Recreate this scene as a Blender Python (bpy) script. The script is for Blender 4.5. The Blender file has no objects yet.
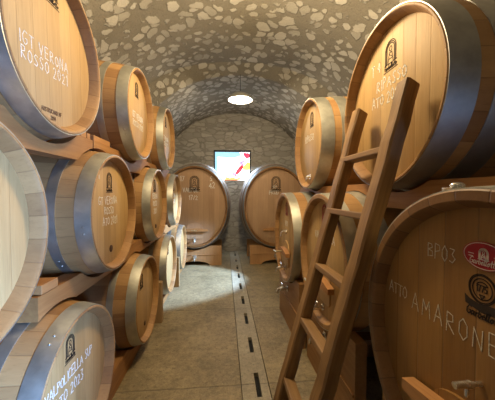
import bpy, bmesh, math, random
from mathutils import Vector, Matrix
random.seed(7)
PI = math.pi
H = 1.66                       # eye height of the camera above the floor
S = bpy.context.scene
COL = S.collection

# ------------------------------------------------------------------ nodes
def nm(name):
    m = bpy.data.materials.new(name); m.use_nodes = True
    nt = m.node_tree; nt.nodes.clear()
    out = nt.nodes.new('ShaderNodeOutputMaterial'); b = nt.nodes.new('ShaderNodeBsdfPrincipled')
    nt.links.new(b.outputs[0], out.inputs[0])
    return m, nt, b
def N(nt, t, **kw):
    n = nt.nodes.new(t)
    for k, v in kw.items():
        if k[0] == 'i' and k[1:].isdigit(): n.inputs[int(k[1:])].default_value = v
        else: setattr(n, k, v)
    return n
def L(nt, a, b): nt.links.new(a, b)
def val(nt, sock, x):
    if isinstance(x, (int, float)): sock.default_value = x
    else: nt.links.new(x, sock)
def M(nt, op, a, b=0.0, c=None):
    n = nt.nodes.new('ShaderNodeMath'); n.operation = op
    val(nt, n.inputs[0], a); val(nt, n.inputs[1], b)
    if c is not None: val(nt, n.inputs[2], c)
    return n.outputs[0]
def ramp(nt, fac, stops, interp='LINEAR'):
    r = nt.nodes.new('ShaderNodeValToRGB'); r.color_ramp.interpolation = interp
    e = r.color_ramp.elements
    while len(e) < len(stops): e.new(0.5)
    for el, (p, c) in zip(e, stops):
        el.position = p; el.color = (c, c, c, 1) if isinstance(c, (int, float)) else (*c, 1)
    L(nt, fac, r.inputs[0]); return r.outputs[0]
def mixc(nt, fac, a, b, mode='MIX'):
    n = nt.nodes.new('ShaderNodeMix'); n.data_type = 'RGBA'; n.blend_type = mode
    val(nt, n.inputs[0], fac)
    for i, x in ((6, a), (7, b)):
        if isinstance(x, tuple): n.inputs[i].default_value = (*x, 1)
        else: L(nt, x, n.inputs[i])
    return n.outputs[2]
def noise(nt, vec, scale, detail=4, rough=.55, stretch=None):
    if stretch:
        mp = N(nt, 'ShaderNodeMapping'); mp.inputs['Scale'].default_value = stretch
        L(nt, vec, mp.inputs[0]); vec = mp.outputs[0]
    n = N(nt, 'ShaderNodeTexNoise'); n.inputs['Scale'].default_value = scale
    n.inputs['Detail'].default_value = detail; n.inputs['Roughness'].default_value = rough
    L(nt, vec, n.inputs['Vector']); return n.outputs['Fac']
def bump(nt, b, h, strength=.3, dist=.01):
    n = N(nt, 'ShaderNodeBump'); n.inputs['Strength'].default_value = strength; n.inputs['Distance'].default_value = dist
    L(nt, h, n.inputs['Height']); L(nt, n.outputs[0], b.inputs['Normal'])
def coords(nt): return N(nt, 'ShaderNodeTexCoord').outputs['Object']
def xyz(nt, v):
    s = N(nt, 'ShaderNodeSeparateXYZ'); L(nt, v, s.inputs[0]); return s.outputs

def wood(name, dark, light, mode, width=.09, count=26, rough=.6, seam=.55, vary=.5, grain=1.0, spec=.3):
    """mode 'head': boards along local z; 'stave': boards round local x; 'beam': one timber along local y; 'post': along z."""
    m, nt, b = nm(name)
    v = coords(nt); s = xyz(nt, v)
    rnd = N(nt, 'ShaderNodeObjectInfo').outputs['Random']
    off = N(nt, 'ShaderNodeCombineXYZ'); L(nt, M(nt, 'MULTIPLY', rnd, 31.7), off.inputs[0]); L(nt, M(nt, 'MULTIPLY', rnd, 17.3), off.inputs[2])
    add = N(nt, 'ShaderNodeVectorMath', operation='ADD'); L(nt, v, add.inputs[0]); L(nt, off.outputs[0], add.inputs[1]); vo = add.outputs[0]
    if mode == 'head':   t = M(nt, 'DIVIDE', s[1], width); st = (1, 1, .06)
    elif mode == 'stave':
        t = M(nt, 'MULTIPLY', M(nt, 'ARCTAN2', s[2], s[1]), count/(2*PI)); st = (.06, 1, 1)
    elif mode == 'beam': t = M(nt, 'MULTIPLY', s[0], .0001); st = (1, .06, 1)
    else: t = M(nt, 'MULTIPLY', s[0], .0001); st = (1, 1, .06)
    if mode in ('head', 'stave'):
        t = M(nt, 'ADD', t, M(nt, 'MULTIPLY', rnd, 11.0))
        cell = M(nt, 'FLOOR', t); fr = M(nt, 'FRACT', t)
        wn = N(nt, 'ShaderNodeTexWhiteNoise', noise_dimensions='1D'); L(nt, cell, wn.inputs['W']); cv = wn.outputs['Value']
        edge = M(nt, 'MINIMUM', fr, M(nt, 'SUBTRACT', 1.0, fr))
        sm = ramp(nt, edge, [(0, 1.0), (.035, 0.0)])
        sh = N(nt, 'ShaderNodeCombineXYZ'); L(nt, M(nt, 'MULTIPLY', cv, 9.0), sh.inputs[0]); L(nt, M(nt, 'MULTIPLY', cv, 5.0), sh.inputs[1]); L(nt, M(nt, 'MULTIPLY', cv, 7.0), sh.inputs[2])
        a2 = N(nt, 'ShaderNodeVectorMath', operation='ADD'); L(nt, vo, a2.inputs[0]); L(nt, sh.outputs[0], a2.inputs[1]); vo = a2.outputs[0]
    g1 = noise(nt, vo, 38*grain, 5, .6, st); g2 = noise(nt, vo, 6, 3, .5, tuple(.35*a+.25 for a in st)); g3 = noise(nt, vo, 130*grain, 2, .5, st)
    f = M(nt, 'ADD', M(nt, 'MULTIPLY', g1, .55), M(nt, 'MULTIPLY', g2, .45))
    if mode in ('head', 'stave'): f = M(nt, 'ADD', M(nt, 'MULTIPLY', f, 1-vary), M(nt, 'MULTIPLY', M(nt, 'ADD', M(nt, 'MULTIPLY', cv, .6), .2), vary))
    c = ramp(nt, f, [(.28, dark), (.72, light)])
    c = mixc(nt, M(nt, 'MULTIPLY', ramp(nt, g3, [(.55, 0.0), (.75, 1.0)]), .25), c, tuple(.6*a for a in dark))
    h = M(nt, 'ADD', M(nt, 'MULTIPLY', g1, .4), M(nt, 'MULTIPLY', g3, .3))
    if mode in ('head', 'stave'):
        c = mixc(nt, M(nt, 'MULTIPLY', sm, seam), c, tuple(.3*a for a in dark)); h = M(nt, 'SUBTRACT', h, M(nt, 'MULTIPLY', sm, .8))
    L(nt, c, b.inputs['Base Color']); b.inputs['Roughness'].default_value = rough
    b.inputs['Specular IOR Level'].default_value = spec
    bump(nt, b, h, .35, .004)
    return m

MAT = {}
MAT['head'] = wood('oak head boards', (.34, .205, .078), (.56, .375, .165), 'head', .105, seam=.22, vary=.40)
MAT['cask_head'] = wood('tawny cask head boards', (.20, .092, .024), (.33, .172, .050), 'head', .125, seam=.4, vary=.45, rough=.45)
MAT['stave'] = wood('oak staves', (.25, .128, .048), (.46, .268, .108), 'stave', count=24, seam=.38, vary=.5)
MAT['cask_stave'] = wood('tawny cask staves', (.15, .068, .022), (.27, .138, .050), 'stave', count=30, seam=.55, vary=.55, rough=.5)
MAT['back_head'] = wood('pale brown cask head boards', (.32, .19, .105), (.48, .31, .18), 'head', .12, seam=.35, vary=.4)
MAT['beam'] = wood('pine beam', (.22, .095, .030), (.42, .215, .074), 'beam', rough=.65)
MAT['block'] = wood('wedge pine', (.30, .135, .045), (.48, .245, .09), 'beam', rough=.65)
MAT['saddle'] = wood('saddle planks', (.22, .105, .036), (.38, .205, .075), 'beam', rough=.6)
MAT['saddle_back'] = wood('orange saddle planks', (.30, .155, .065), (.48, .27, .12), 'post', rough=.6)
MAT['ladder'] = wood('weathered ladder wood', (.085, .038, .013), (.44, .25, .09), 'post', rough=.6, grain=.45)
MAT['rung'] = wood('weathered rung wood', (.14, .072, .03), (.34, .20, .085), 'beam', rough=.6, grain=.7)
MAT['post'] = wood('post wood', (.25, .15, .07), (.42, .28, .13), 'post', rough=.7)

def metal(name, col, rough=.35, var=.25, sc=9):
    m, nt, b = nm(name); v = coords(nt)
    n1 = noise(nt, v, sc, 5, .6); n2 = noise(nt, v, 60, 3, .6)
    L(nt, mixc(nt, ramp(nt, n1, [(.35, 0.0), (.65, 1.0)]), tuple(a*(1-var) for a in col), col), b.inputs['Base Color'])
    b.inputs['Metallic'].default_value = .92
    L(nt, M(nt, 'ADD', rough-.1, M(nt, 'MULTIPLY', n1, .25)), b.inputs['Roughness'])
    bump(nt, b, n2, .12, .003); return m
MAT['hoop'] = metal('galvanised hoop', (.56, .555, .49), .46)
MAT['hoop_dark'] = metal('dull grey hoop', (.42, .42, .41), .5)
MAT['steel'] = metal('stainless steel', (.78, .77, .74), .22, .1)
MAT['brass'] = metal('dull brass', (.50, .42, .27), .35, .2)

def plain(name, col, rough=.6, spec=.3):
    m, nt, b = nm(name); v = coords(nt)
    L(nt, mixc(nt, noise(nt, v, 40, 3), tuple(a*.85 for a in col), tuple(min(1, a*1.1) for a in col)), b.inputs['Base Color'])
    b.inputs['Roughness'].default_value = rough; b.inputs['Specular IOR Level'].default_value = spec; return m
def chalk(name, col):
    m, nt, b = nm(name); v = coords(nt)
    L(nt, mixc(nt, ramp(nt, noise(nt, v, 160, 3), [(.35, 0.0), (.6, 1.0)]), tuple(a*.55 for a in col), col), b.inputs['Base Color'])
    b.inputs['Roughness'].default_value = .95; return m
MAT['chalk'] = chalk('white chalk', (.95, .93, .86))
MAT['chalk_faint'] = chalk('worn chalk', (.80, .72, .55))
MAT['stamp'] = plain('branded black', (.035, .022, .014), .8)
MAT['stamp_brown'] = plain('branded brown', (.15, .075, .035), .8)
MAT['red'] = plain('red enamel', (.30, .010, .018), .4)
MAT['white'] = plain('white paint', (.72, .66, .58), .5)
MAT['cork'] = plain('dark bung', (.07, .035, .018), .7)
MAT['dark'] = plain('dark void', (.012, .011, .010), .9)
MAT['frame'] = plain('black window frame', (.02, .021, .024), .5)
MAT['shade'] = plain('grey enamel shade', (.34, .34, .32), .35)
MAT['shade_in'] = plain('white enamel', (.82, .82, .80), .4)

def emit(name, col, k):
    m, nt, b = nm(name); b.inputs['Base Color'].default_value = (*col, 1)
    b.inputs['Emission Color'].default_value = (*col, 1); b.inputs['Emission Strength'].default_value = k; return m

# rubble stone set in lime mortar
def stone_mat(name, scale, mort, s_lo, s_hi, squash=(1, 1, 1), t=(.30, .46), warp=.16, rnd_=.55):
    m, nt, b = nm(name); v = coords(nt)
    wn = N(nt, 'ShaderNodeTexNoise'); wn.inputs['Scale'].default_value = 3.2; wn.inputs['Detail'].default_value = 4; L(nt, v, wn.inputs['Vector'])
    sub = N(nt, 'ShaderNodeVectorMath', operation='SUBTRACT'); L(nt, wn.outputs['Color'], sub.inputs[0]); sub.inputs[1].default_value = (.5, .5, .5)
    sc = N(nt, 'ShaderNodeVectorMath', operation='SCALE'); L(nt, sub.outputs[0], sc.inputs[0]); sc.inputs['Scale'].default_value = warp
    ad = N(nt, 'ShaderNodeVectorMath', operation='ADD'); L(nt, v, ad.inputs[0]); L(nt, sc.outputs[0], ad.inputs[1])
    mp = N(nt, 'ShaderNodeMapping'); mp.inputs['Scale'].default_value = squash; L(nt, ad.outputs[0], mp.inputs[0])
    vo = N(nt, 'ShaderNodeTexVoronoi'); vo.feature = 'F1'; vo.inputs['Scale'].default_value = scale; L(nt, mp.outputs[0], vo.inputs['Vector'])
    ed = N(nt, 'ShaderNodeTexVoronoi'); ed.feature = 'DISTANCE_TO_EDGE'; ed.inputs['Scale'].default_value = scale; L(nt, mp.outputs[0], ed.inputs['Vector'])
    cs = N(nt, 'ShaderNodeSeparateColor'); L(nt, vo.outputs['Color'], cs.inputs[0])
    n1 = noise(nt, v, 13, 6, .7); n2 = noise(nt, v, 55, 4, .6); n0 = noise(nt, v, 1.1, 3, .5)
    # stone shows where far enough inside its cell; the margin differs from stone to stone
    d = M(nt, 'ADD', M(nt, 'ADD', M(nt, 'MULTIPLY', ed.outputs['Distance'], 1-rnd_), M(nt, 'MULTIPLY', M(nt, 'SUBTRACT', .66, vo.outputs['Distance']), rnd_)), M(nt, 'MULTIPLY', M(nt, 'SUBTRACT', n1, .5), .34))
    thr = M(nt, 'ADD', t[0]*.22, M(nt, 'MULTIPLY', cs.outputs[0], t[1]*.55))
    k = M(nt, 'SUBTRACT', d, thr)
    mask = ramp(nt, M(nt, 'ADD', M(nt, 'MULTIPLY', k, 6.0), .5), [(.30, 0.0), (.62, 1.0)])
    stone = ramp(nt, M(nt, 'ADD', M(nt, 'MULTIPLY', cs.outputs[1], .6), M(nt, 'MULTIPLY', n2, .4)), [(.15, s_lo), (.85, s_hi)])
    mo = ramp(nt, M(nt, 'ADD', M(nt, 'MULTIPLY', n2, .4), M(nt, 'MULTIPLY', n0, .6)), [(.3, tuple(a*.72 for a in mort)), (.7, tuple(a*1.15 for a in mort))])
    pits = ramp(nt, noise(nt, v, 24, 3, .7), [(.30, 1.0), (.38, 0.0)])
    mo = mixc(nt, M(nt, 'MULTIPLY', pits, .5), mo, tuple(a*.4 for a in mort))
    L(nt, mixc(nt, mask, mo, stone), b.inputs['Base Color'])
    b.inputs['Roughness'].default_value = .92; b.inputs['Specular IOR Level'].default_value = .2
    h = M(nt, 'ADD', M(nt, 'MULTIPLY', mask, .6), M(nt, 'ADD', M(nt, 'MULTIPLY', n1, .7), M(nt, 'MULTIPLY', n2, .35)))
    bump(nt, b, h, .8, .024); return m
MAT['vault'] = stone_mat('vault rubble', 6.3, (.27, .245, .195), (.38, .355, .30), (.57, .54, .47), warp=.24)
MAT['wallstone'] = stone_mat('wall rubble', 5.2, (.19, .165, .125), (.24, .22, .18), (.42, .39, .33), t=(.12, .26))
MAT['backstone'] = stone_mat('back wall coursed stone', 5.0, (.36, .34, .295), (.36, .34, .30), (.52, .495, .44), squash=(.72, 1, 1.75), t=(.06, .20), warp=.07, rnd_=.1)

def floor_mat(name, lo, hi):
    m, nt, b = nm(name); v = coords(nt)
    a = noise(nt, v, 2.2, 5, .65); c = noise(nt, v, 15, 7, .75); d = noise(nt, v, 75, 4, .7)
    f = M(nt, 'ADD', M(nt, 'MULTIPLY', a, .35), M(nt, 'ADD', M(nt, 'MULTIPLY', c, .45), M(nt, 'MULTIPLY', d, .2)))
    col = ramp(nt, f, [(.38, lo), (.60, hi)])
    sp = ramp(nt, noise(nt, v, 28, 5, .75), [(.36, 1.0), (.45, 0.0)])
    col = mixc(nt, M(nt, 'MULTIPLY', sp, .55), col, tuple(x*.5 for x in lo))
    s = xyz(nt, v)
    jt = M(nt, 'ABSOLUTE', M(nt, 'SUBTRACT', M(nt, 'FRACT', M(nt, 'DIVIDE', M(nt, 'ADD', s[1], M(nt, 'MULTIPLY', a, .04)), 1.55)), .5))
    crack = ramp(nt, jt, [(0, 1.0), (.006, 0.0)])
    col = mixc(nt, M(nt, 'MULTIPLY', crack, .6), col, tuple(x*.35 for x in lo))
    L(nt, col, b.inputs['Base Color'])
    L(nt, M(nt, 'ADD', .45, M(nt, 'MULTIPLY', c, .4)), b.inputs['Roughness'])
    bump(nt, b, M(nt, 'SUBTRACT', M(nt, 'ADD', c, M(nt, 'MULTIPLY', d, .5)), crack), .5, .008); return m
MAT['floor'] = floor_mat('worn concrete', (.118, .088, .042), (.345, .272, .148))
MAT['strip'] = floor_mat('drain concrete', (.20, .165, .105), (.38, .33, .23))

# ------------------------------------------------------------------ mesh helpers
def obj(name, bm, m, parent=None, smooth=None, loc=None, rot=None):
    bmesh.ops.recalc_face_normals(bm, faces=bm.faces)
    me = bpy.data.meshes.new(name); bm.to_mesh(me); bm.free()
    ms = m if isinstance(m, (list, tuple)) else [m]
    for x in ms: me.materials.append(MAT[x])
    o = bpy.data.objects.new(name, me); COL.objects.link(o)
    if smooth is not None:
        me.polygons.foreach_set('use_smooth', [True]*len(me.polygons))
        me.set_sharp_from_angle(angle=math.radians(smooth))
    if parent: o.parent = parent
    if loc: o.location = loc
    if rot: o.rotation_euler = rot
    return o
def tag(o, label, cat, group=None):
    o['label'] = label; o['category'] = cat
    if group: o['group'] = group
    return o
def thing(name, label, cat, loc, rz=0, group=None):
    o = bpy.data.objects.new(name, None); COL.objects.link(o); o.empty_display_size = .1
    o.location = loc; o.rotation_euler = (0, 0, rz); return tag(o, label, cat, group)
def struct(o): o['kind'] = 'structure'; return o
def box(bm, a, b, bev=0.0):
    a, b = Vector(a), Vector(b); c = (a+b)/2; d = b-a
    r = bmesh.ops.create_cube(bm, size=1, matrix=Matrix.Translation(c) @ Matrix.Diagonal((*[abs(x) for x in d], 1)))
    if bev:
        es = list({e for v in r['verts'] for e in v.link_edges})
        bmesh.ops.bevel(bm, geom=es, offset=bev, segments=2, affect='EDGES', profile=.5)
def lathe(bm, prof, ys=1.0, n=72, axis='x', off=(0, 0, 0), closed=False):
    rows = []
    for x, r in prof:
        row = []
        for i in range(n):
            a = 2*PI*i/n; c, s = math.cos(a)*r, math.sin(a)*r
            p = {'x': (x, c*ys, s), 'y': (c, x, s), 'z': (c, s, x)}[axis]
            row.append(bm.verts.new(Vector(p)+Vector(off)))
        rows.append(row)
    pairs = list(zip(rows, rows[1:]))
    if closed: pairs.append((rows[-1], rows[0]))
    for p, q in pairs:
        for i in range(n):
            bm.faces.new((p[i], p[(i+1) % n], q[(i+1) % n], q[i]))
    if not closed:
        for row in (rows[0], rows[-1]): bm.faces.new(row)
def prism(bm, pts, a, b, axis='x'):
    """closed outline in the plane across the axis, extruded from a to b"""
    def P(u, v, t): return {'x': (t, u, v), 'y': (u, t, v), 'z': (u, v, t)}[axis]
    va = [bm.verts.new(P(u, v, a)) for u, v in pts]; vb = [bm.verts.new(P(u, v, b)) for u, v in pts]
    bm.faces.new(va); bm.faces.new(list(reversed(vb)))
    for i in range(len(pts)):
        j = (i+1) % len(pts); bm.faces.new((va[i], va[j], vb[j], vb[i]))
def tube(bm, pts, r, n=10):
    pts = [Vector(p) for p in pts]; rows = []
    for i, p in enumerate(pts):
        d = (pts[min(i+1, len(pts)-1)]-pts[max(i-1, 0)]).normalized()
        u = d.orthogonal().normalized(); w = d.cross(u)
        if rows:
            u = (u0 - d*u0.dot(d)).normalized(); w = d.cross(u)
        u0 = u; rr = r[i] if isinstance(r, (list, tuple)) else r
        rows.append([bm.verts.new(p+(u*math.cos(2*PI*k/n)+w*math.sin(2*PI*k/n))*rr) for k in range(n)])
    for p, q in zip(rows, rows[1:]):
        for k in range(n): bm.faces.new((p[k], p[(k+1) % n], q[(k+1) % n], q[k]))
    bm.faces.new(rows[0]); bm.faces.new(rows[-1])

# ------------------------------------------------------------------ hand lettering
F = {
'A': [[(0, 0), (.3, 1), (.62, 0)], [(.1, .36), (.52, .36)]], 'B': [[(0, 0), (0, 1), (.38, .95), (.42, .7), (.05, .53), (.45, .42), (.48, .1), (0, 0)]],
'C': [[(.5, .9), (.2, 1), (0, .6), (.03, .2), (.25, 0), (.52, .12)]], 'D': [[(0, 0), (0, 1), (.4, .85), (.5, .45), (.35, .08), (0, 0)]],
'E': [[(.48, 1), (0, 1), (0, 0), (.5, 0)], [(0, .52), (.4, .52)]], 'F': [[(.48, 1), (0, 1), (0, 0)], [(0, .52), (.4, .52)]],
'G': [[(.52, .88), (.25, 1), (0, .6), (.05, .15), (.3, 0), (.52, .15), (.52, .45), (.3, .45)]], 'H': [[(0, 0), (0, 1)], [(.5, 0), (.5, 1)], [(0, .5), (.5, .5)]],
'I': [[(.12, 0), (.12, 1)]], 'J': [[(.4, 1), (.4, .15), (.2, 0), (0, .15)]], 'K': [[(0, 0), (0, 1)], [(.5, 1), (0, .45), (.5, 0)]],
'L': [[(0, 1), (0, 0), (.45, 0)]], 'M': [[(0, 0), (.08, 1), (.34, .4), (.6, 1), (.68, 0)]], 'N': [[(0, 0), (.03, 1), (.5, 0), (.53, 1)]],
'O': [[(.27, 1), (.03, .75), (.02, .25), (.27, 0), (.52, .25), (.52, .75), (.27, 1)]], 'P': [[(0, 0), (.02, 1), (.42, .92), (.45, .6), (.02, .48)]],
'R': [[(0, 0), (.02, 1), (.42, .92), (.43, .62), (.02, .5), (.5, 0)]], 'S': [[(.47, .9), (.22, 1), (.03, .78), (.22, .53), (.46, .3), (.3, .02), (0, .1)]],
'T': [[(0, 1), (.55, 1)], [(.27, 1), (.27, 0)]], 'U': [[(0, 1), (.03, .2), (.25, 0), (.47, .2), (.5, 1)]], 'V': [[(0, 1), (.26, 0), (.52, 1)]],
'Z': [[(0, 1), (.5, 1), (0, 0), (.5, 0)]],
'0': [[(.24, 1), (.02, .7), (.02, .28), (.24, 0), (.46, .28), (.46, .7), (.24, 1)]], '1': [[(.02, .75), (.2, 1), (.2, 0)]], '2': [[(.02, .8), (.2, 1), (.42, .8), (.3, .45), (0, 0), (.46, 0)]],
'3': [[(.03, .95), (.4, .9), (.2, .56), (.45, .3), (.25, 0), (0, .1)]], '4': [[(.4, 0), (.36, 1), (0, .35), (.5, .35)]], '5': [[(.44, 1), (.08, 1), (.05, .58), (.4, .5), (.38, .1), (0, .03)]],
'7': [[(0, 1), (.45, 1), (.15, 0)]], '/': [[(0, 0), (.35, 1)]],
'a': [[(.4, .42), (.2, .5), (.02, .25), (.15, 0), (.38, .2), (.4, .48), (.42, .05), (.52, .05)]], 'b': [[(.05, 1), (.03, .05), (.25, 0), (.38, .25), (.25, .48), (.05, .35)]],
'e': [[(.03, .25), (.36, .3), (.25, .5), (.05, .35), (.1, .03), (.4, .08)]], 'l': [[(.0, .1), (.18, .85), (.1, 1), (.04, .8), (.08, .05), (.2, .05)]],
'o': [[(.2, .48), (.03, .25), (.17, 0), (.36, .2), (.25, .48), (.45, .42)]], 'r': [[(.04, 0), (.06, .48), (.1, .3), (.3, .48)]], 't': [[(.14, .9), (.1, .1), (.25, .02)], [(-.02, .58), (.3, .58)]],
'n': [[(.03, 0), (.05, .45), (.2, .5), (.32, .35), (.34, 0)]], 'c': [[(.36, .42), (.18, .5), (.02, .25), (.15, 0), (.38, .1)]],
}
def text_lines(txt, x, z, h, jit=.05, slant=0.0, seed=0, rise=0.0, sp=.20):
    rn = random.Random(hash(len(txt)*31+seed+ord(txt[0]))); out = []; cx = 0
    for ch in txt:
        if ch == ' ': cx += .5; continue
        g = F[ch]; w = max(p[0] for s in g for p in s); k = 1+rn.uniform(-jit, jit)*2; dz = rn.uniform(-jit, jit)
        for s in g:
            out.append([(x+(cx+px+pz*slant+rn.uniform(-jit, jit)*.35)*h*.92, z+(pz*k+dz+rn.uniform(-jit, jit)*.35)*h+rise*cx*h) for px, pz in s])
        cx += w+sp
    return out, cx*h*.92
def centred(txt, xc, z, h, **k):
    _, w = text_lines(txt, 0, z, h, **k); return text_lines(txt, xc-w/2, z, h, **k)[0]
def ribbons(bm, lines, w, x=.0, t=.0008):
    """flat brush strokes lying on the plane local x = const"""
    for ln in lines:
        for (a, b), i in zip(zip(ln, ln[1:]), range(99)):
            a, b = Vector(a), Vector(b); d = b-a
            if d.length < 1e-5: continue
            d.normalize(); n = Vector((-d.y, d.x))*w/2; e = d*w*.35
            q = [a-e-n, b+e-n, b+e+n, a-e+n]
            lo = [bm.verts.new((x, p.x, p.y)) for p in q]; hi = [bm.verts.new((x+t, p.x, p.y)) for p in q]
            bm.faces.new(hi)
            for k in range(4): bm.faces.new((lo[k], lo[(k+1) % 4], hi[(k+1) % 4], hi[k]))
def arc(cx, cz, rx, rz, a0, a1, n=14): return [(cx+rx*math.cos(a0+(a1-a0)*i/n), cz+rz*math.sin(a0+(a1-a0)*i/n)) for i in range(n+1)]
def arch_lines(cx, cz, w, h):
    """an arched niche with a small half-length figure, two corner ticks and a sill"""
    r = w/2; top = cz+h/2; bot = cz-h/2
    o = [[(cx-r, bot)]+[(x, z) for x, z in reversed(arc(cx, top-r, r, r, 0, PI))]+[(cx+r, bot)], [(cx-r*1.15, bot), (cx+r*1.15, bot)]]
    o.append([(cx-r*.84, bot)]+[(x, z) for x, z in reversed(arc(cx, top-r, r*.83, r*.83, 0, PI))]+[(cx+r*.84, bot)])
    o.append([(cx-r*.68, bot)]+list(reversed(arc(cx, top-r, r*.66, r*.66, 0, PI)))+[(cx+r*.68, bot)])
    o.append(arc(cx, cz+h*.13, w*.12, w*.14, 0, 2*PI, 8))
    o += [[(cx-w*.24, bot+h*.05), (cx-w*.12, cz-h*.04), (cx+w*.12, cz-h*.04), (cx+w*.24, bot+h*.05)], [(cx-w*.1, cz-h*.12), (cx+w*.1, cz-h*.22)], [(cx-w*.15, cz-h*.3), (cx+w*.15, cz-h*.3)]]
    return o
def brand_lines(cx, cz, s):
    w = .078*s; h = .10*s
    a = arch_lines(cx, cz, w, h)
    a += centred('Garbellotto', cx, cz-.074*s, .021*s, jit=.0, slant=.2, sp=.06)
    a += [[(cx-.05*s, cz-.082*s), (cx+.05*s, cz-.080*s)]]
    return a

# ------------------------------------------------------------------ barrels and casks
def prof_r(x, Ln, rc, rb):
    u = abs((-x)-Ln/2)/(Ln/2); return rb-(rb-rc)*u*u
def body_bm(rc, rb, Ln, t, d, ys=1.0, n=96):
    bm = bmesh.new()
    e = min(.030, t*.7) if t > .045 else .010      # width of the flat end of the staves
    pr = [(-d-.03, rc-t-.006), (-d, rc-t-.004), (-.014, rc-e-.012), (-.003, rc-e-.007), (0, rc-e-.003), (0, rc-.005), (-.004, rc)]
    k = 22
    for i in range(1, k): x = -Ln*i/k; pr.append((x, prof_r(x, Ln, rc, rb)))
    pr += [(-Ln+.004, rc), (-Ln, rc-.006), (-Ln, rc-t), (-Ln+d, rc-t), (-Ln+d+.02, rc-t)]
    lathe(bm, pr, ys, n); return bm
def hoop_bm(x0, x1, rc, rb, Ln, th=.004, ys=1.0, rivet=None, n=96):
    bm = bmesh.new(); pr = []; k = 4
    for i in range(k+1):
        x = x0+(x1-x0)*i/k; pr.append((x, prof_r(x, Ln, rc, rb)+th))
    pr = [(x0, prof_r(x0, Ln, rc, rb)-.002)]+pr+[(x1, prof_r(x1, Ln, rc, rb)-.002)]
    lathe(bm, pr, ys, n, closed=True)
    if rivet is not None:
        for da in (0, .10):
            xm = (x0+x1)/2; r = prof_r(xm, Ln, rc, rb)+th; a = rivet+da
            for q in (-.0,):
                p = Vector((xm+(x1-x0)*q, math.cos(a)*r*ys, math.sin(a)*r))
                bmesh.ops.create_uvsphere(bm, u_segments=10, v_segments=6, radius=.0065, matrix=Matrix.Translation(p))
    return bm
def head_bm(r, d, ys=1.0, n=72):
    bm = bmesh.new(); lathe(bm, [(-d-.022, r), (-d-.002, r), (-d, r-.004)], ys, n); return bm

def tap_bm(x, z, ln=.10, r=.014, lever=True):
    """a little valve: pipe out of the wood, body, down-turned spout and a cross lever"""
    bm = bmesh.new()
    lathe(bm, [(x-.02, r), (x, r), (x, r*2.1), (x+.012, r*2.1), (x+.012, r), (x+ln*.45, r), (x+ln*.45, r*1.5), (x+ln*.8, r*1.5), (x+ln*.8, r*.9), (x+ln, r*.9)], 1, 14, 'x', (0, 0, z))
    tube(bm, [(x+ln*.9, 0, z), (x+ln*1.05, 0, z-.005), (x+ln*1.12, 0, z-.03), (x+ln*1.12, 0, z-.055)], r*.75, 10)
    return bm
def lever_bm(x, z, w=.05):
    bm = bmesh.new()
    tube(bm, [(x, 0, z), (x, 0, z+.04)], .007); tube(bm, [(x, -w, z+.042), (x, 0, z+.046), (x, w, z+.042)], [.006, .0085, .006]); return bm
def add_tap(parent, name, x, z, ln=.10, lever=True, mat='steel'):
    t = obj(name, tap_bm(x, z, ln), mat, parent, 40)
    if lever: obj('lever', lever_bm(x+ln*.62, z+.014), mat, t, 40)
    return t
def door_parts(parent, x, zc, w, h, wood_m='cask_head', bar_w=.30):
    """manway: bevelled board door, wooden cross bar and a threaded T handle"""
    bm = bmesh.new(); r = .05
    pts = [(-w*.42, zc-h/2), (w*.42, zc-h/2), (w*.5, zc-h*.42)]+arc(0, zc+h*.18, w*.5, h*.32, 0, PI, 12)+[(-w*.5, zc-h*.42)]
    prism(bm, pts, x-.004, x+.012, 'x'); d = obj('manway_door', bm, wood_m, parent)
    bm = bmesh.new(); z0 = zc+.02
    prism(bm, [(-bar_w, z0-.03), (bar_w, z0-.03), (bar_w, z0+.012), (bar_w*.35, z0+.04), (-bar_w*.35, z0+.04), (-bar_w, z0+.012)], x+.012, x+.062, 'x')
    obj('cross_bar', bm, 'block', d)
    bm = bmesh.new(); tube(bm, [(x+.05, 0, z0), (x+.15, 0, z0)], .011); tube(bm, [(x+.143, -.06, z0), (x+.143, .06, z0)], .010)
    obj('screw_handle', bm, 'brass', d, 40); return d

ORI = {'L': 0.0, 'R': PI, 'B': -PI/2}
def barrel(kind, side, X, Y, Z, label, group, rc, rb, Ln, t, d, hoops, mats, roll=0.0, ys=1.0, rivet=None, name='wine_barrel', cat='barrel', hoop_m='hoop'):
    """Empty at the foot of the barrel; local origin of the parts is the centre of the front rim"""
    root = thing(name, label, cat, (X, Y, Z+H-rb), ORI[side], group)
    up = (0, 0, rb)
    obj('staves', body_bm(rc, rb, Ln, t, d, ys), mats[0], root, 35, up)
    hd = obj('head', head_bm(rc-t-.001, d, ys), mats[1], root, 35, up, (roll, 0, 0))
    for k, (a, b) in enumerate(hoops):
        obj('hoop', hoop_bm(-a, -b, rc, rb, Ln, .004, ys, None if rivet is None else rivet+.5*k), hoop_m, root, 35, up)
    return root, hd, -d
def write(hd, x, rows, w=.0055, name='chalk_writing', mat='chalk'):
    for r in rows:
        txt, xc, z, h = r[:4]; kw = r[4] if len(r) > 4 else {}
        u = xc-text_lines(txt, 0, z, h, **kw)[1]/2
        for k, word in enumerate(txt.split(' ')):       # one mesh for each written word
            ls, ww = text_lines(word, u, z, h, seed=k, **kw); u += ww+.42*h
            bm = bmesh.new(); ribbons(bm, ls, w, x+.0004, .0009); obj(name, bm, mat, hd)
def stamp(hd, x, cx, cz, s, w=.004, mat='stamp'):
    bm = bmesh.new(); ribbons(bm, brand_lines(cx, cz, s), w, x+.0004, .0009); return obj('brand_stamp', bm, mat, hd)
def bung(hd, x, y, z, r=.02):
    bm = bmesh.new(); lathe(bm, [(x-.01, r), (x+.004, r), (x+.006, r*.8)], 1, 20, 'x', (0, y, z)); return obj('bung', bm, 'cork', hd, 40)

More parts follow.
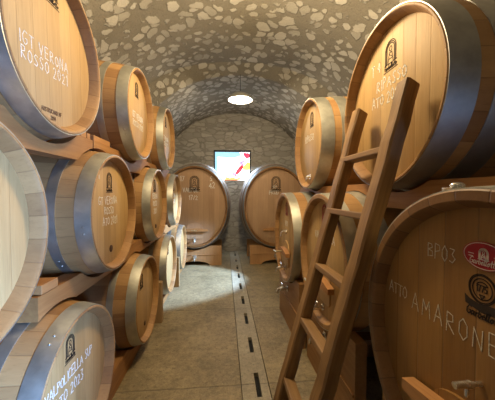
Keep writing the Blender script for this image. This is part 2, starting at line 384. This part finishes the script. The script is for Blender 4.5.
LH = [(.004, .090), (.190, .245), (.705, .76), (.860, .946)]
def left(X, Y, Z, label, group, **k):
    return barrel('b', 'L', X, Y, Z, label, group, .42, .478, .95, .036, .058, LH, ('stave', 'head'), **k)
GT, GM, GL = 'barrels in the top row on the left', 'barrels in the middle row on the left', 'barrels in the bottom row on the left'

r, hd, x = left(-.835, 1.541, .735, 'oak barrel chalked IGT VERONA ROSSO 2021, nearest in the top left row', GT, roll=.03)
write(hd, x, [('IGT VERONA', -.05, -.062, .056, dict(sp=.3)), ('ROSSO 2021', -.05, -.132, .056, dict(sp=.3))], .0038)
stamp(hd, x, 0, .345, 1.3)
write(hd, x, [('AUSTRUCANO HF', -.03, -.325, .020, dict(jit=.0)), ('2014', -.02, -.358, .020, dict(jit=.0))], .0038, 'printed_marking', 'stamp_brown')
r, hd, x = left(-.796, 2.797, .757, 'oak barrel with broad silver hoops, second in the top left row', GT, rivet=-2.6)
write(hd, x, [('IGT VERONA', .04, -.04, .055), ('ROSSO 2021', .04, -.12, .055)], .007); stamp(hd, x, 0, .26, 1.1, .005)
r, hd, x = left(-.782, 4.065, .765, 'small looking oak barrel, farthest of the three in the top left row', GT)
write(hd, x, [('IGT VERONA', 0, -.02, .055), ('ROSSO 2021', 0, -.10, .055)], .008); stamp(hd, x, 0, .26, 1.1, .006)

r, hd, x = left(-.797, .898, -.138, 'large pale barrel cut off by the left picture edge, middle row', GM)
write(hd, x, [('IGT', -.06, .02, .06), ('2021', -.05, -.08, .06)], .006); stamp(hd, x, -.02, .25, 1.1)
r, hd, x = left(-.797, 2.14, -.150, 'oak barrel with black arched stamp and dark bung hole, under the timber beam', GM, rivet=-3.0)
stamp(hd, x, -.015, .238, 1.12, .0045)
write(hd, x, [('GT VERONA', -.03, .062, .056), ('ROSSO', -.02, -.012, .052), ('ATO 2021', 0, -.09, .056)], .0052); write(hd, x, [('M', -.19, .24, .05)], .006)
bung(hd, x, .0, -.275, .026)
r, hd, x = left(-.788, 3.441, -.150, 'oak barrel third in the middle left row, with silver front hoop', GM)
stamp(hd, x, -.02, .245, 1.15, .006); write(hd, x, [('VERONA', 0, .07, .06), ('ROSSO', 0, -.02, .06), ('2021', 0, -.11, .06)], .008); bung(hd, x, .02, -.27, .026)
r, hd, x = left(-.800, 4.78, -.130, 'far oak barrel of the middle left row, in front of the left cask', GM)
stamp(hd, x, -.02, .245, 1.15, .006); write(hd, x, [('VERONA', 0, .05, .06), ('2021', 0, -.05, .06)], .008)

r, hd, x = left(-.785, 1.598, -1.09, 'bottom left foreground barrel chalked VALPOLICELLA SUP, with bluish grey head', GL, rivet=2.05)
stamp(hd, x, -.045, .255, 1.05, .0042)
write(hd, x, [('VALPOLICELLA SUP', -.03, .075, .052, dict(sp=.14)), ('ATO 2023', -.05, -.015, .058)], .0052)
r, hd, x = left(-.775, 2.88, -1.09, 'oak barrel lying on the floor beam, second in the bottom left row', GL)
stamp(hd, x, -.07, .215, 1.2, .006); bung(hd, x, .03, -.28, .024)
r, hd, x = left(-.795, 4.227, -1.09, 'oak barrel with bright brassy looking hoop, third in the bottom left row', GL)
stamp(hd, x, -.02, .245, 1.15, .006)
r, hd, x = left(-.80, 5.50, -1.085, 'far bottom left barrel with sunlit pale hoops beside the cask saddle', GL)
stamp(hd, x, -.02, .245, 1.15, .006)

# right upper barrels
GR = 'barrels lying on top of the right hand casks'
RH = [(.004, .135), (.205, .33), (.735, .86), (.93, 1.061)]
def rtop(X, Y, Z, label, **k):
    return barrel('b', 'R', X, Y, Z, label, GR, .50, .533, 1.065, .040, .06, RH, ('stave', 'head'), **k)
r, hd, x = rtop(.94, 1.593, .535, 'big barrel chalked RIPASSO ATO 2021 behind the ladder top', hoop_m='hoop_dark', rivet=.9)
stamp(hd, x, .0, .312, 1.35, .0048)
write(hd, x, [('T 4', -.15, .235, .062), ('RIPASSO', .01, .110, .066, dict(sp=.26)), ('ATO 2021', -.04, .018, .066)], .0066)
r, hd, x = rtop(.94, 3.109, .548, 'barrel on the far right casks, its head turned to the aisle')
stamp(hd, x, .03, .30, 1.3, .0055, 'stamp'); write(hd, x, [('RIPASSO', -.05, .045, .075)], .007)
add_tap(hd, 'sample_tap', x, -.37, .045, lever=False)

# right lower casks
GC = 'big tawny casks in the lower right row'
CH = [(.004, .10), (.21, .31), (.94, 1.04), (1.15, 1.246)]
def rlow(X, Y, Z, label, rc=.53, **k):
    return barrel('c', 'R', X, Y, Z, label, GC, rc, rc+.024, 1.25, .052, .05, CH, k.pop('mats', ('cask_stave', 'cask_head')), name='wine_cask', cat='cask', **k)
r, hd, x = rlow(.712, 3.30, -.545, 'farthest cask of the lower right row with a tap and manway door', mats=('stave', 'head'))
stamp(hd, x, 0, .36, 1.2, .006, 'red'); write(hd, x, [('BP01', 0, .13, .06)], .006)
door_parts(hd, x, -.20, .30, .30, 'head', .22); add_tap(hd, 'tap', x, -.385, .11); add_tap(hd, 'sample_tap', x, .06, .06, lever=False)
r, hd, x = rlow(.765, 2.17, -.545, 'middle cask of the lower right row, seen through the ladder', mats=('stave', 'head'))
stamp(hd, x, 0, .385, 1.2, .006, 'red'); write(hd, x, [('VALPOLICELLA', 0, .15, .06), ('2021', -.10, .03, .07)], .006)
door_parts(hd, x, -.20, .30, .30, 'head', .24); add_tap(hd, 'tap', x, -.40, .11); add_tap(hd, 'sample_tap', x, .03, .06, lever=False)
r, hd, x = rlow(.71, .737, -.54, 'dark foreground cask chalked BP03 AMARONE with a red oval badge', rc=.55)
write(hd, x, [('BP03', -.155, .302, .052, dict(sp=.22)), ('ATTO', -.392, .090, .050, dict(sp=.1)), ('AMARONE', -.115, .068, .064, dict(sp=.34))], .0026, mat='chalk_faint')
# red oval badge with white rim, arch and script
bc = (.002, .352)
bm = bmesh.new(); prism(bm, arc(*bc, .070, .042, 0, 2*PI, 40)[:-1], x, x+.004, 'x'); bd = obj('oval_badge', bm, 'red', hd)
bm = bmesh.new(); ls = [arc(*bc, .065, .0385, 0, 2*PI, 40)]+arch_lines(bc[0], bc[1]+.006, .030, .034)+centred('Garbellotto', bc[0], bc[1]-.027, .020, jit=0, slant=.2, sp=.08)
ls += [[(bc[0]-.05, bc[1]+.002), (bc[0]-.032, bc[1]+.002)], [(bc[0]+.032, bc[1]+.002), (bc[0]+.05, bc[1]+.002)], [(bc[0]-.048, bc[1]-.006), (bc[0]-.034, bc[1]-.006)], [(bc[0]+.034, bc[1]-.006), (bc[0]+.048, bc[1]-.006)]]
ribbons(bm, ls, .0019, x+.0041, .0006); obj('badge_lettering', bm, 'white', bd)['label'] = 'pale rim and lettering on the red badge'
# black round 1775 mark with ribbon
sc = (-.003, .252)
bm = bmesh.new(); ls = [arc(*sc, .044, .044, 0, 2*PI, 36), arc(*sc, .040, .040, 0, 2*PI, 36), arc(*sc, .031, .031, 0, 2*PI, 30)]
ls += centred('1775', sc[0], sc[1]-.008, .019, jit=0, sp=.14)+[[(sc[0]-.008, sc[1]-.018), (sc[0]+.008, sc[1]-.018), (sc[0], sc[1]-.03), (sc[0]-.008, sc[1]-.018)], arc(sc[0], sc[1], .021, .021, .6, PI-.6, 8)]
ribbons(bm, ls, .0032, x+.0004, .0009)
prism(bm, [(sc[0]-.058, sc[1]-.030), (sc[0]-.04, sc[1]-.040), (sc[0]-.01, sc[1]-.046), (sc[0]+.02, sc[1]-.041), (sc[0]+.06, sc[1]-.040), (sc[0]+.062, sc[1]-.066), (sc[0], sc[1]-.070), (sc[0]-.055, sc[1]-.058)], x+.0002, x+.001, 'x')
ribbons(bm, centred('Garbellotto', sc[0]+.01, sc[1]-.088, .027, jit=0, slant=.2, sp=.08), .0036, x+.0004, .0009)
obj('brand_stamp', bm, 'stamp', hd)
door_parts(hd, x, -.225, .34, .22, 'cask_head', .27); add_tap(hd, 'tap', x, -.40, .11)
st = obj('sample_tap', (lambda b: (tube(b, [(x-.01, 0, -.03), (x+.03, 0, -.03), (x+.032, 0, -.03), (x+.085, 0, -.03)], [.007, .007, .012, .010]), tube(b, [(x+.045, 0, -.03), (x+.045, 0, -.065)], .006), b)[-1])(bmesh.new()), 'steel', hd, 40)
bm = bmesh.new(); box(bm, (-.31, -.14, 1.118), (-.03, -.10, 1.130), .002); box(bm, (-.31, -.14, 1.130), (-.24, -.10, 1.155), .002)
bmesh.ops.create_uvsphere(bm, u_segments=16, v_segments=10, radius=.02, matrix=Matrix.Translation((-.07, -.12, 1.136)) @ Matrix.Diagonal((1.2, 1, .6, 1)))
obj('filling_bracket', bm, 'steel', r, 40)['label'] = 'shiny steel bracket on the cask top'

# the two oval casks at the end
GB = 'oval casks at the end of the aisle'
BH = [(.004, .10), (.19, .27), (.36, .44), (.84, .92), (1.0, 1.096)]
def big(X, label, rows):
    r, hd, x = barrel('c', 'B', X, 6.16, -.33, label, GB, .915, 1.03, 1.10, .055, .06, BH, ('cask_stave', 'back_head'), name='oval_cask', cat='cask', ys=.805, hoop_m='hoop_dark')
    stamp(hd, x, 0, .56, 2.6, .011)
    write(hd, x, rows, .011)
    door_parts(hd, x, -.54, .36, .36, 'back_head', .30); add_tap(hd, 'tap', x, -.74, .12); return r
big(-.665, 'oval cask standing left of the window, half behind the left rows', [('17', -.26, .58, .11), ('VALPOL', -.08, .33, .09), ('17/2', -.02, .16, .10), ('42', .40, .42, .12), ('5', .38, .58, .09)])
big(1.185, 'oval cask standing right of the window, half behind the right rows', [('IGT', -.02, .42, .06), ('Prod'.upper(), -.04, .28, .09)])

# ------------------------------------------------------------------ saddles under the casks
def saddle_pts(hw, top, zc, r, ys=1.0, n=18, arch=None):
    """outline (u, v): flat foot, arched underside, hollow top that takes a cask of radius r centred at zc"""
    a = math.acos(min(1, max(-1, (zc-top)/r)))
    pts = [(-hw, 0)]
    if arch: pts += [(-arch, 0)]+[(arch*math.cos(PI-PI*i/10), .10*math.sin(PI*i/10)) for i in range(1, 10)]+[(arch, 0)]
    pts += [(hw, 0), (hw, top)]
    pts += [(r*ys*math.sin(a-2*a*i/n), zc-r*math.cos(a-2*a*i/n)) for i in range(n+1)]
    pts.append((-hw, top)); return pts
GS = 'plank saddles under the right hand casks'
def saddle(X, Y, zc, rc, label, hw, top=.69, side=1):
    root = thing('cask_saddle', label, 'saddle', (X+.16, Y, 0), 0, GS)
    for nm_, dx, in (('front_board', -.09), ('rear_board', .83)):
        rr = max(prof_r(-(dx+q), 1.25, rc, rc+.024) for q in (.16, .235))+.010
        bm = bmesh.new(); prism(bm, saddle_pts(hw, top, zc, rr), dx, dx+.075, 'x')
        o = obj(nm_, bm, 'saddle', root)
        if nm_ == 'front_board':
            bm = bmesh.new(); box(bm, (dx-.012, -hw+.01, .33), (dx, hw-.01, .345), .002); obj('batten', bm, 'saddle', o)
    for y in (-hw+.05, hw-.13):
        bm = bmesh.new(); box(bm, (-.015, y, .03), (.83, y+.08, .15), .004); obj('runner', bm, 'saddle', root)
    d = thing  # drain valve at the front
    v = obj('drain_valve', tap_bm(.09, 0, .12, .018), 'steel', root, 40, (0, 0, .47), (0, 0, PI)); obj('lever', lever_bm(.165, .018, .055), 'steel', v, 40)
    return root
saddle(.712, 3.30, H-.545, .53, 'plank saddle under the farthest lower right cask', .51)
saddle(.765, 2.17, H-.545, .53, 'plank saddle under the cask behind the ladder', .51)
saddle(.71, .737, H-.54, .55, 'plank saddle under the dark BP03 cask', .53)
GS2 = 'saddles under the oval casks'
def saddle_back(X, label):
    root = thing('cask_saddle', label, 'saddle', (X, 6.22, 0), 0, GS2)
    for nm_, y in (('front_board', 0.0), ('rear_board', .80)):
        rr = max(prof_r(-(y+q), 1.10, .915, 1.03) for q in (.06, .16))+.010
        bm = bmesh.new(); pts = saddle_pts(.60, .44, H-.33, rr, .805, arch=.33); prism(bm, pts, y, y+.10, 'y'); o = obj(nm_, bm, 'saddle_back', root)
        if y == 0: bm = bmesh.new(); box(bm, (-.58, -.012, .235), (.58, 0, .25), .002); obj('batten', bm, 'saddle_back', o)
    for u in (-.56, .46):
        bm = bmesh.new(); box(bm, (u, .1, .05), (u+.10, .80, .17), .004); obj('runner', bm, 'saddle_back', root)
    v = obj('drain_valve', tap_bm(0, 0, .13, .02), 'steel', root, 40, (0, -.0, .185), (0, 0, -PI/2)); obj('lever', lever_bm(.08, .018, .06), 'steel', v, 40)
saddle_back(-.665, 'orange plank saddle under the left oval cask'); saddle_back(1.185, 'orange plank saddle under the right oval cask')

# ------------------------------------------------------------------ rack timbers
def notched(y0, y1, z0, z1, tops, bots, r, n=14):
    """side outline of a timber with round cut-outs for barrels above (tops) and below (bots); lists of (cy, cz)"""
    ys = sorted(set([y0, y1]+[y0+(y1-y0)*i/160 for i in range(161)]))
    up, lo = [], []
    for y in ys:
        u, l = z1, z0
        for cy, cz in tops:
            if abs(y-cy) < r: u = min(u, cz-math.sqrt(r*r-(y-cy)**2))
        for cy, cz in bots:
            if abs(y-cy) < r: l = max(l, cz+math.sqrt(r*r-(y-cy)**2))
        if u-l < .012: m_ = (u+l)/2; u, l = m_+.006, m_-.006
        up.append((y, u)); lo.append((y, l))
    return lo+list(reversed(up))
LTC = [(1.541, .735), (2.797, .757), (4.065, .765)]; LMC = [(.898, -.138), (2.14, -.150), (3.441, -.150), (4.78, -.130)]; LLC = [(1.598, -1.09), (2.88, -1.09), (4.227, -1.09), (5.50, -1.085)]
w = lambda l: [(a, b+H) for a, b in l]
def beam(y0, y1, z0, z1, tops, bots, x0, x1, label, group, r=.472, mat='beam'):
    bm = bmesh.new(); prism(bm, [(y-y0, z-H-z0) for y, z in notched(y0, y1, z0+H, z1+H, w(tops), w(bots), r)], 0, x1-x0, 'x')
    o = obj('rack_beam', bm, mat, None, None, (x0, y0, z0+H)); return tag(o, label, 'beam', group)
GBm = 'rack timbers between the left barrel rows'
beam(.35, 2.03, .205, .365, LTC, LMC, -1.03, -.925, 'near length of timber beam under the IGT VERONA barrel', GBm)
beam(2.045, 4.75, .205, .365, LTC, LMC, -1.03, -.925, 'far length of timber beam under the second and third top left barrels', GBm)
beam(1.43, 5.45, -.655, -.525, LMC, LLC, -1.03, -.925, 'timber beam between the middle and bottom rows on the left', GBm)
beam(1.0, 6.0, -1.66, -1.47, LLC, [], -1.02, -.90, 'long timber on the floor under the bottom left barrels', GBm)
GW = 'wooden wedge blocks on the left rack'
def block(x0, y0, z0, x1, y1, z1, label, group=GW):
    bm = bmesh.new(); box(bm, (0, 0, 0), (x1-x0, y1-y0, z1-z0), .004)
    return tag(obj('wedge_block', bm, 'block', None, None, (x0, y0, z0+H)), label, 'block', group)
block(-1.02, 1.885, .366, -.93, 1.955, .416, 'orange wedge block beside the IGT VERONA barrel')
block(-1.03, 1.975, .366, -.935, 2.02, .407, 'short orange wedge block at the joint of the two timbers')
block(-1.02, 2.06, .366, -.93, 2.34, .410, 'orange wedge block in front of the second top left barrel')
block(-1.02, 3.20, .366, -.93, 3.40, .410, 'wedge block between the second and third top left barrels')
block(-1.02, 1.46, -.524, -.925, 1.60, -.474, 'wedge block between the pale left barrel and the stamped barrel')
block(-1.02, 2.62, -.524, -.91, 2.80, -.474, 'wedge block behind the stamped barrel on the middle rack timber')
GP = 'upright posts of the barrel racks'
def post(x0, x1, y0, y1, z0, z1, label):
    bm = bmesh.new(); box(bm, (0, 0, 0), (x1-x0, y1-y0, z1-z0), .005)
    return tag(obj('rack_post', bm, 'post', None, None, (x0, y0, z0+H)), label, 'post', GP)
post(-.895, -.79, 3.50, 3.585, -1.66, -1.14, 'short wooden post between the second and third bottom left barrels')
post(-.895, -.79, 4.83, 4.90, -1.66, -1.14, 'short wooden post before the far bottom left barrel')
RTC = [(1.593, .535), (3.109, .548)]; RLC = [(.737, -.54), (2.17, -.545), (3.30, -.545)]
bm = bmesh.new()
def rbeam(x0, x1, label):
    ys = [(a, b, .528) for a, b in RTC]; y0, y1 = .15, 3.75; up, lo = [], []
    for i in range(181):
        y = y0+(y1-y0)*i/180; u, l = .062, -.10
        for cy, cz in RTC:
            if abs(y-cy) < .536: u = min(u, cz-math.sqrt(.536**2-(y-cy)**2))
        for (cy, cz), rr in zip(RLC, (.578, .558, .558)):
            if abs(y-cy) < rr: l = max(l, cz+math.sqrt(rr*rr-(y-cy)**2))
        if u-l < .01: m_ = (u+l)/2; u, l = m_+.005, m_-.005
        up.append((y-y0, u+.1)); lo.append((y-y0, l+.1))
    bm = bmesh.new(); prism(bm, lo+list(reversed(up)), 0, x1-x0, 'x')
    return tag(obj('rack_beam', bm, 'beam', None, None, (x0, y0, H-.1)), label, 'beam')
rbeam(1.06, 1.17, 'timber beam under the RIPASSO barrel, above the lower right casks')
post(1.32, 1.42, 1.41, 1.50, -1.66, -.13, 'post in the dark gap between the BP03 cask and the next')

# ------------------------------------------------------------------ ladder
sl = .276; zt = .546; xt = .920
lean = math.atan(sl)
lad = thing('ladder', 'old wooden ladder leaning on the right hand barrels', 'ladder', (xt-sl*(zt+H), 1.553, 0), 0)
Lr = (zt+H)/math.cos(lean)
def rail_bm(seed):
    rn = random.Random(seed); bm = bmesh.new(); n = 22; rows = []
    for i in range(n+1):
        z = Lr*i/n; tp = 1-.04*(i/n)
        a, b = .038*tp, .050*tp; c = .010
        ox, oy = rn.uniform(-.003, .003), rn.uniform(-.003, .003)
        pts = [(-a+c, -b), (a-c, -b), (a, -b+c), (a, b-c), (a-c, b), (-a+c, b), (-a, b-c), (-a, -b+c)]
        zz = (lambda p: z-(.010*(p[0]+a)/a if i == n else 0))
        rows.append([bm.verts.new((p[0]+ox+rn.uniform(-.0015, .0015), p[1]+oy+rn.uniform(-.0015, .0015), zz(p))) for p in pts])
    for p, q in zip(rows, rows[1:]):
        for k in range(8): bm.faces.new((p[k], p[(k+1) % 8], q[(k+1) % 8], q[k]))
    bm.faces.new(rows[0]); bm.faces.new(rows[-1]); return bm
for sgn, sd in ((1, 3), (-1, 5)):
    rl = obj('rail', rail_bm(sd), 'ladder', lad, None, (0, sgn*.246, 0), (0, lean, 0))
for z in (.213, -.128, -.49, -.85, -1.25):
    bm = bmesh.new(); box(bm, (-.036, -.275, -.018), (.036, .275, .018), .006)
    obj('rung', bm, 'rung', lad, None, (sl*(z+H), 0, z+H), (0, lean*.5, 0))

# ------------------------------------------------------------------ hanging lamps
MAT['bulb'] = emit('lit bulb', (1.0, .93, .78), 14.0)
def lamp(X, Y, z, top, label):
    root = thing('hanging_lamp', label, 'lamp', (X, Y, z+H), 0)
    bm = bmesh.new(); R_ = .228
    pr = [(R_*math.cos(a), .125*math.sin(a)) for a in [PI/2*i/14 for i in range(15)]]
    prof = [(zz, max(rr, .03)) for rr, zz in pr]
    lathe(bm, prof+[(.15, .03), (.15, .015)], 1, 48, 'z')
    # open underneath: remove the bottom cap
    bmesh.ops.delete(bm, geom=[f for f in bm.faces if len(f.verts) > 4 and f.calc_center_median().z < .02], context='FACES')
    obj('shade', bm, 'shade', root, 40)
    bm = bmesh.new(); lathe(bm, [(zz*.95-.001, max(rr*.975, .02)) for rr, zz in pr], 1, 48, 'z')
    bmesh.ops.delete(bm, geom=[f for f in bm.faces if len(f.verts) > 4 and f.calc_center_median().z < .02], context='FACES')
    obj('shade_lining', bm, 'shade_in', root, 40)['label'] = 'white enamel inside of the shade'
    bm = bmesh.new(); bmesh.ops.create_uvsphere(bm, u_segments=20, v_segments=12, radius=.045, matrix=Matrix.Translation((0, 0, .02)) @ Matrix.Diagonal((1, 1, 1.25, 1))); obj('bulb', bm, 'bulb', root, 60)
    bm = bmesh.new(); lathe(bm, [(.06, .022), (.125, .022)], 1, 16, 'z'); obj('socket', bm, 'frame', root, 40)
    bm = bmesh.new(); tube(bm, [(0, 0, .14), (0, 0, top-z+.02)], .005); obj('rod', bm, 'frame', root, 40)
    return root
lamp(.30, 5.1, 1.70, 2.145, 'dome lamp hanging from the vault with a lit bulb')

# ------------------------------------------------------------------ drain channel
dr = thing('floor_drain', 'concrete drain channel with dashed slots along the aisle floor', 'drain', (.26, 0, 0))
Y0, Y1 = -2.55, 7.6
bm = bmesh.new(); 
cuts = [2.31+.62*k for k in range(-7, 9)]
x0, x1, sx = -.115, .115, .021; sc_ = .024
box(bm, (x0, Y0, -.05), (sc_-sx, Y1, .002)); box(bm, (sc_+sx, Y0, -.05), (x1, Y1, .002))
prev = Y0
for c in cuts:
    box(bm, (sc_-sx, prev, -.05), (sc_+sx, c-.15, -.003)); prev = c+.15
box(bm, (sc_-sx, prev, -.05), (sc_+sx, Y1, -.003)); obj('channel_edging', bm, 'strip', dr)
for c in cuts:
    bm = bmesh.new(); box(bm, (sc_-sx, c-.15, -.05), (sc_+sx, c+.15, -.040)); obj('slot', bm, 'dark', dr)

# ------------------------------------------------------------------ the room
CX, HW, ZS, HT, NP = .30, 2.35, -.10, 2.37, 2.4          # near vault: centre, half width, springing, rise, fullness
CX2, HW2, HT2, NP2 = .32, 2.16, 2.27, 2.1               # lower far vault
YF, YM, YB = -2.6, 4.85, 7.62
ZSPL = .50
def prof(cx, hw, ht, npow, n=48):
    out = []
    for i in range(n+1):
        a = PI*i/n; c, s = math.cos(a), math.sin(a)
        x = cx-hw*math.copysign(abs(c)**(2/npow), c); z = ZS+ht*abs(s)**(2/npow); out.append((x, z))
    return out
def split(P):
    left_, mid, right_ = [], [], []
    for x, z in P:
        if z >= ZSPL: mid.append((x, z))
        elif x < .3: left_.append((x, z))
        else: right_.append((x, z))
    def cut(a, b): k = (ZSPL-a[1])/(b[1]-a[1]); return (a[0]+(b[0]-a[0])*k, ZSPL)
    cl = cut(left_[-1], mid[0]); cr = cut(right_[0], mid[-1])
    return [(left_[0][0], -H)]+left_+[cl], [cl]+mid+[cr], [cr]+right_+[(right_[-1][0], -H)]
A = split(prof(CX, HW, HT, NP)); B = split(prof(CX2, HW2, HT2, NP2))
def sheet(bm, P, ya, yb, sub=.25, wob=.012, seed=1):
    n = max(1, int((yb-ya)/sub)); rn = random.Random(seed); rows = []
    for k in range(n+1):
        y = ya+(yb-ya)*k/n; rows.append([bm.verts.new((x+rn.uniform(-wob, wob)*(0 < k < n), y, z+H+rn.uniform(-wob, wob)*(0 < k < n)*(z > -H+.01))) for x, z in P])
    for p, q in zip(rows, rows[1:]):
        for i in range(len(P)-1): bm.faces.new((p[i], p[i+1], q[i+1], q[i]))
def step(bm, P, Q, y, y2):
    a = [bm.verts.new((x, y, z+H)) for x, z in P]; b = [bm.verts.new((x, y2, z+H)) for x, z in Q]
    i = j = 0
    while i < len(a)-1 or j < len(b)-1:
        if j == len(b)-1 or (i < len(a)-1 and i/len(a) <= j/len(b)): bm.faces.new((a[i], a[i+1], b[j])); i += 1
        else: bm.faces.new((a[i], b[j+1], b[j])); j += 1
bm = bmesh.new(); sheet(bm, A[1], YF, YM, seed=2); sheet(bm, B[1], YM+.3, YB, seed=3); step(bm, A[1], B[1], YM, YM+.3); struct(obj('ceiling', bm, 'vault', None, 60))
bm = bmesh.new(); sheet(bm, A[0], YF, YM, seed=4); sheet(bm, B[0], YM+.3, YB, seed=5); step(bm, A[0], B[0], YM, YM+.3); struct(obj('wall_left', bm, 'wallstone', None, 60))
# right wall with the entrance doorway, behind the camera
DY0, DY1, DZ = -2.05, -.80, .40
bm = bmesh.new(); sheet(bm, A[2], DY1, YM, seed=6); sheet(bm, A[2], YF, DY0, seed=7)
xl = CX+HW
sheet(bm, [A[2][0]]+[p for p in A[2][1:] if p[1] > DZ]+[(xl-.02, DZ)], DY0, DY1, seed=8)
sheet(bm, B[2], YM+.3, YB, seed=9); step(bm, A[2], B[2], YM, YM+.3); struct(obj('wall_right', bm, 'wallstone', None, 60))
bm = bmesh.new(); box(bm, (-2.4, YF-.02, -.2), (.137, YB+.5, 0)); box(bm, (.383, YF-.02, -.2), (3.2, YB+.5, 0)); box(bm, (.137, YF-.02, -.2), (.383, YB+.5, -.05)); struct(obj('floor', bm, 'floor'))
bm = bmesh.new(); box(bm, (-2.4, YF-.2, 0), (3.0, YF, H+2.5)); struct(obj('wall_front', bm, 'wallstone'))
# back wall around the window
wx0, wx1, wz0, wz1 = -.285, .745, .315+H, 1.165+H
bm = bmesh.new()
box(bm, (-2.4, YB, 0), (wx0, YB+.45, H+2.5)); box(bm, (wx1, YB, 0), (3.0, YB+.45, H+2.5)); box(bm, (wx0, YB, 0), (wx1, YB+.45, wz0)); box(bm, (wx0, YB, wz1), (wx1, YB+.45, H+2.5))
bmesh.ops.remove_doubles(bm, verts=bm.verts, dist=1e-4); struct(obj('wall_back', bm, 'backstone'))
# shallow stone piers either side of the window bay
for nme, a, b in (('trim_1', -.62, -.50), ('trim_2', .93, 1.05)):
    bm = bmesh.new(); box(bm, (a, YB-.035, 0), (b, YB+.01, H+1.95), .008); struct(obj(nme, bm, 'backstone'))

# window: dark frame, bright pane and coloured leaded picture
MAT['g_white'] = emit('daylit white glass', (.93, .97, 1.0), 2.6); MAT['g_blue'] = emit('daylit pale blue glass', (.30, .62, .86), .8)
MAT['g_red'] = emit('daylit red glass', (.75, .03, .05), .85); MAT['g_yellow'] = emit('daylit yellow glass', (1.0, .80, .16), .9)
MAT['g_purple'] = emit('daylit violet glass', (.42, .34, .60), .8); MAT['g_orange'] = emit('daylit orange glass', (1.0, .36, .12), .85); MAT['g_rose'] = emit('daylit crimson glass', (.55, .05, .12), .8)
win = struct(bpy.data.objects.new('window_1', None)); COL.objects.link(win); win.location = ((wx0+wx1)/2, YB+.06, wz0)
WW, WH = wx1-wx0, wz1-wz0
def wpart(name, bm, m): return obj(name, bm, m, win)
bm = bmesh.new(); f = .035
for a, b in (((-WW/2, -.03, 0), (-WW/2+f, .04, WH)), ((WW/2-f, -.03, 0), (WW/2, .04, WH)), ((-WW/2, -.03, WH-f*1.4), (WW/2, .04, WH)), ((-WW/2, -.03, 0), (WW/2, .04, f*.5))): box(bm, a, b, .003)
wpart('window_frame', bm, 'frame')
bm = bmesh.new(); box(bm, (-WW/2+.02, .015, .01), (WW/2-.02, .025, WH-.02)); wpart('window_pane', bm, 'g_white')
def U(u, v): return (-WW/2+f+u*(WW-2*f), f*.5+v*(WH-f*1.9))
def glass(name, polys, m):
    bm = bmesh.new()
    for P in polys: prism(bm, [U(*p) for p in P], .006, .015, 'y')
    return wpart(name, bm, m)
circ = lambda u, v, r: [(u+r*math.cos(2*PI*i/14), v+r*1.2*math.sin(2*PI*i/14)) for i in range(14)]
glass('blue_border', [[(0, .83), (.55, .80), (.72, .86), (.75, .93), (.70, 1), (0, 1)], [(0, .05), (.08, .10), (.07, .83), (0, .83)]], 'g_blue')
glass('red_leaf', [[(.58, .18), (.67, .22), (.75, .32), (.81, .44), (.83, .60), (.77, .56), (.70, .48), (.63, .38), (.59, .28)], [(.56, .14), (.63, .12), (.60, .20)]], 'g_red')
glass('crimson_flower', [circ(.93, .88, .085), circ(.86, .93, .05)], 'g_rose')
glass('yellow_leaf', [[(.80, .38), (.92, .34), (1.0, .38), (1.0, .62), (.93, .66), (.88, .58), (.82, .50)]], 'g_yellow')
glass('violet_grapes', [circ(.76, .62, .055), circ(.82, .68, .04), circ(.53, .26, .045), circ(.57, .20, .045), circ(.51, .17, .035), circ(.79, .56, .03)], 'g_purple')
glass('orange_ground', [[(.26, .0), (.60, .0), (.74, .02), (.72, .10), (.60, .07), (.50, .12), (.42, .08), (.32, .13)]], 'g_orange')

# ------------------------------------------------------------------ light
def light(name, kind, loc, energy, col, **k):
    d = bpy.data.lights.new(name, kind); d.energy = energy; d.color = col
    rot = k.pop('rot', None)
    for a, b in k.items(): setattr(d, a, b)
    o = bpy.data.objects.new(name, d); COL.objects.link(o); o.location = loc
    if rot is not None: o.rotation_euler = Vector(rot).to_track_quat('-Z', 'Y').to_euler()
    return o
WARM = (1.0, .775, .465)
light('lamp_bulb_near', 'POINT', (.32, 2.20, H+1.62), 112, WARM, shadow_soft_size=.17)
light('entry_fill', 'POINT', (.30, -.5, H+1.66), 5, WARM, shadow_soft_size=.06)  # weak warm fill added behind the camera; no lit lamp hangs there
light('lamp_bulb_far', 'POINT', (.30, 5.1, H+1.63), 30, (1.0, .82, .58), shadow_soft_size=.06)
light('doorway_daylight', 'AREA', (xl+.02, (DY0+DY1)/2, .72), 46, (.28, .50, 1.0), shape='RECTANGLE', size=1.2, size_y=1.25, rot=(-3.44, 2.55, .22), spread=math.radians(42))
light('window_daylight', 'AREA', ((wx0+wx1)/2, YB+.0, (wz0+wz1)/2), 30, (.60, .78, 1.0), shape='RECTANGLE', size=.95, size_y=.8, rot=(0, -1, -.75))
light('side_window_daylight', 'SPOT', (2.35, 5.17, H+.60), 1700, (.42, .64, 1.0), shadow_soft_size=.12, spot_size=math.radians(38), spot_blend=.15, rot=(-.86, .0, -.51))
wd = bpy.data.worlds.new('daylight'); S.world = wd; wd.use_nodes = True
wd.node_tree.nodes['Background'].inputs[0].default_value = (.55, .72, 1, 1); wd.node_tree.nodes['Background'].inputs[1].default_value = .6

# ------------------------------------------------------------------ camera
cd = bpy.data.cameras.new('camera'); cd.sensor_width = 36; cd.lens = 273.76/495*36; cd.clip_start = .02
cam = bpy.data.objects.new('camera', cd); COL.objects.link(cam); cam.location = (0, 0, H)
cam.rotation_euler = (PI/2-.02871, 0, -.08477); S.camera = cam
S.view_settings.view_transform = 'Standard'; S.view_settings.look = 'None'; S.view_settings.exposure = 0.65; S.view_settings.gamma = 1
S.view_settings.use_curve_mapping = False
S.cycles.use_denoising = True; S.cycles.max_bounces = 8; S.cycles.diffuse_bounces = 5
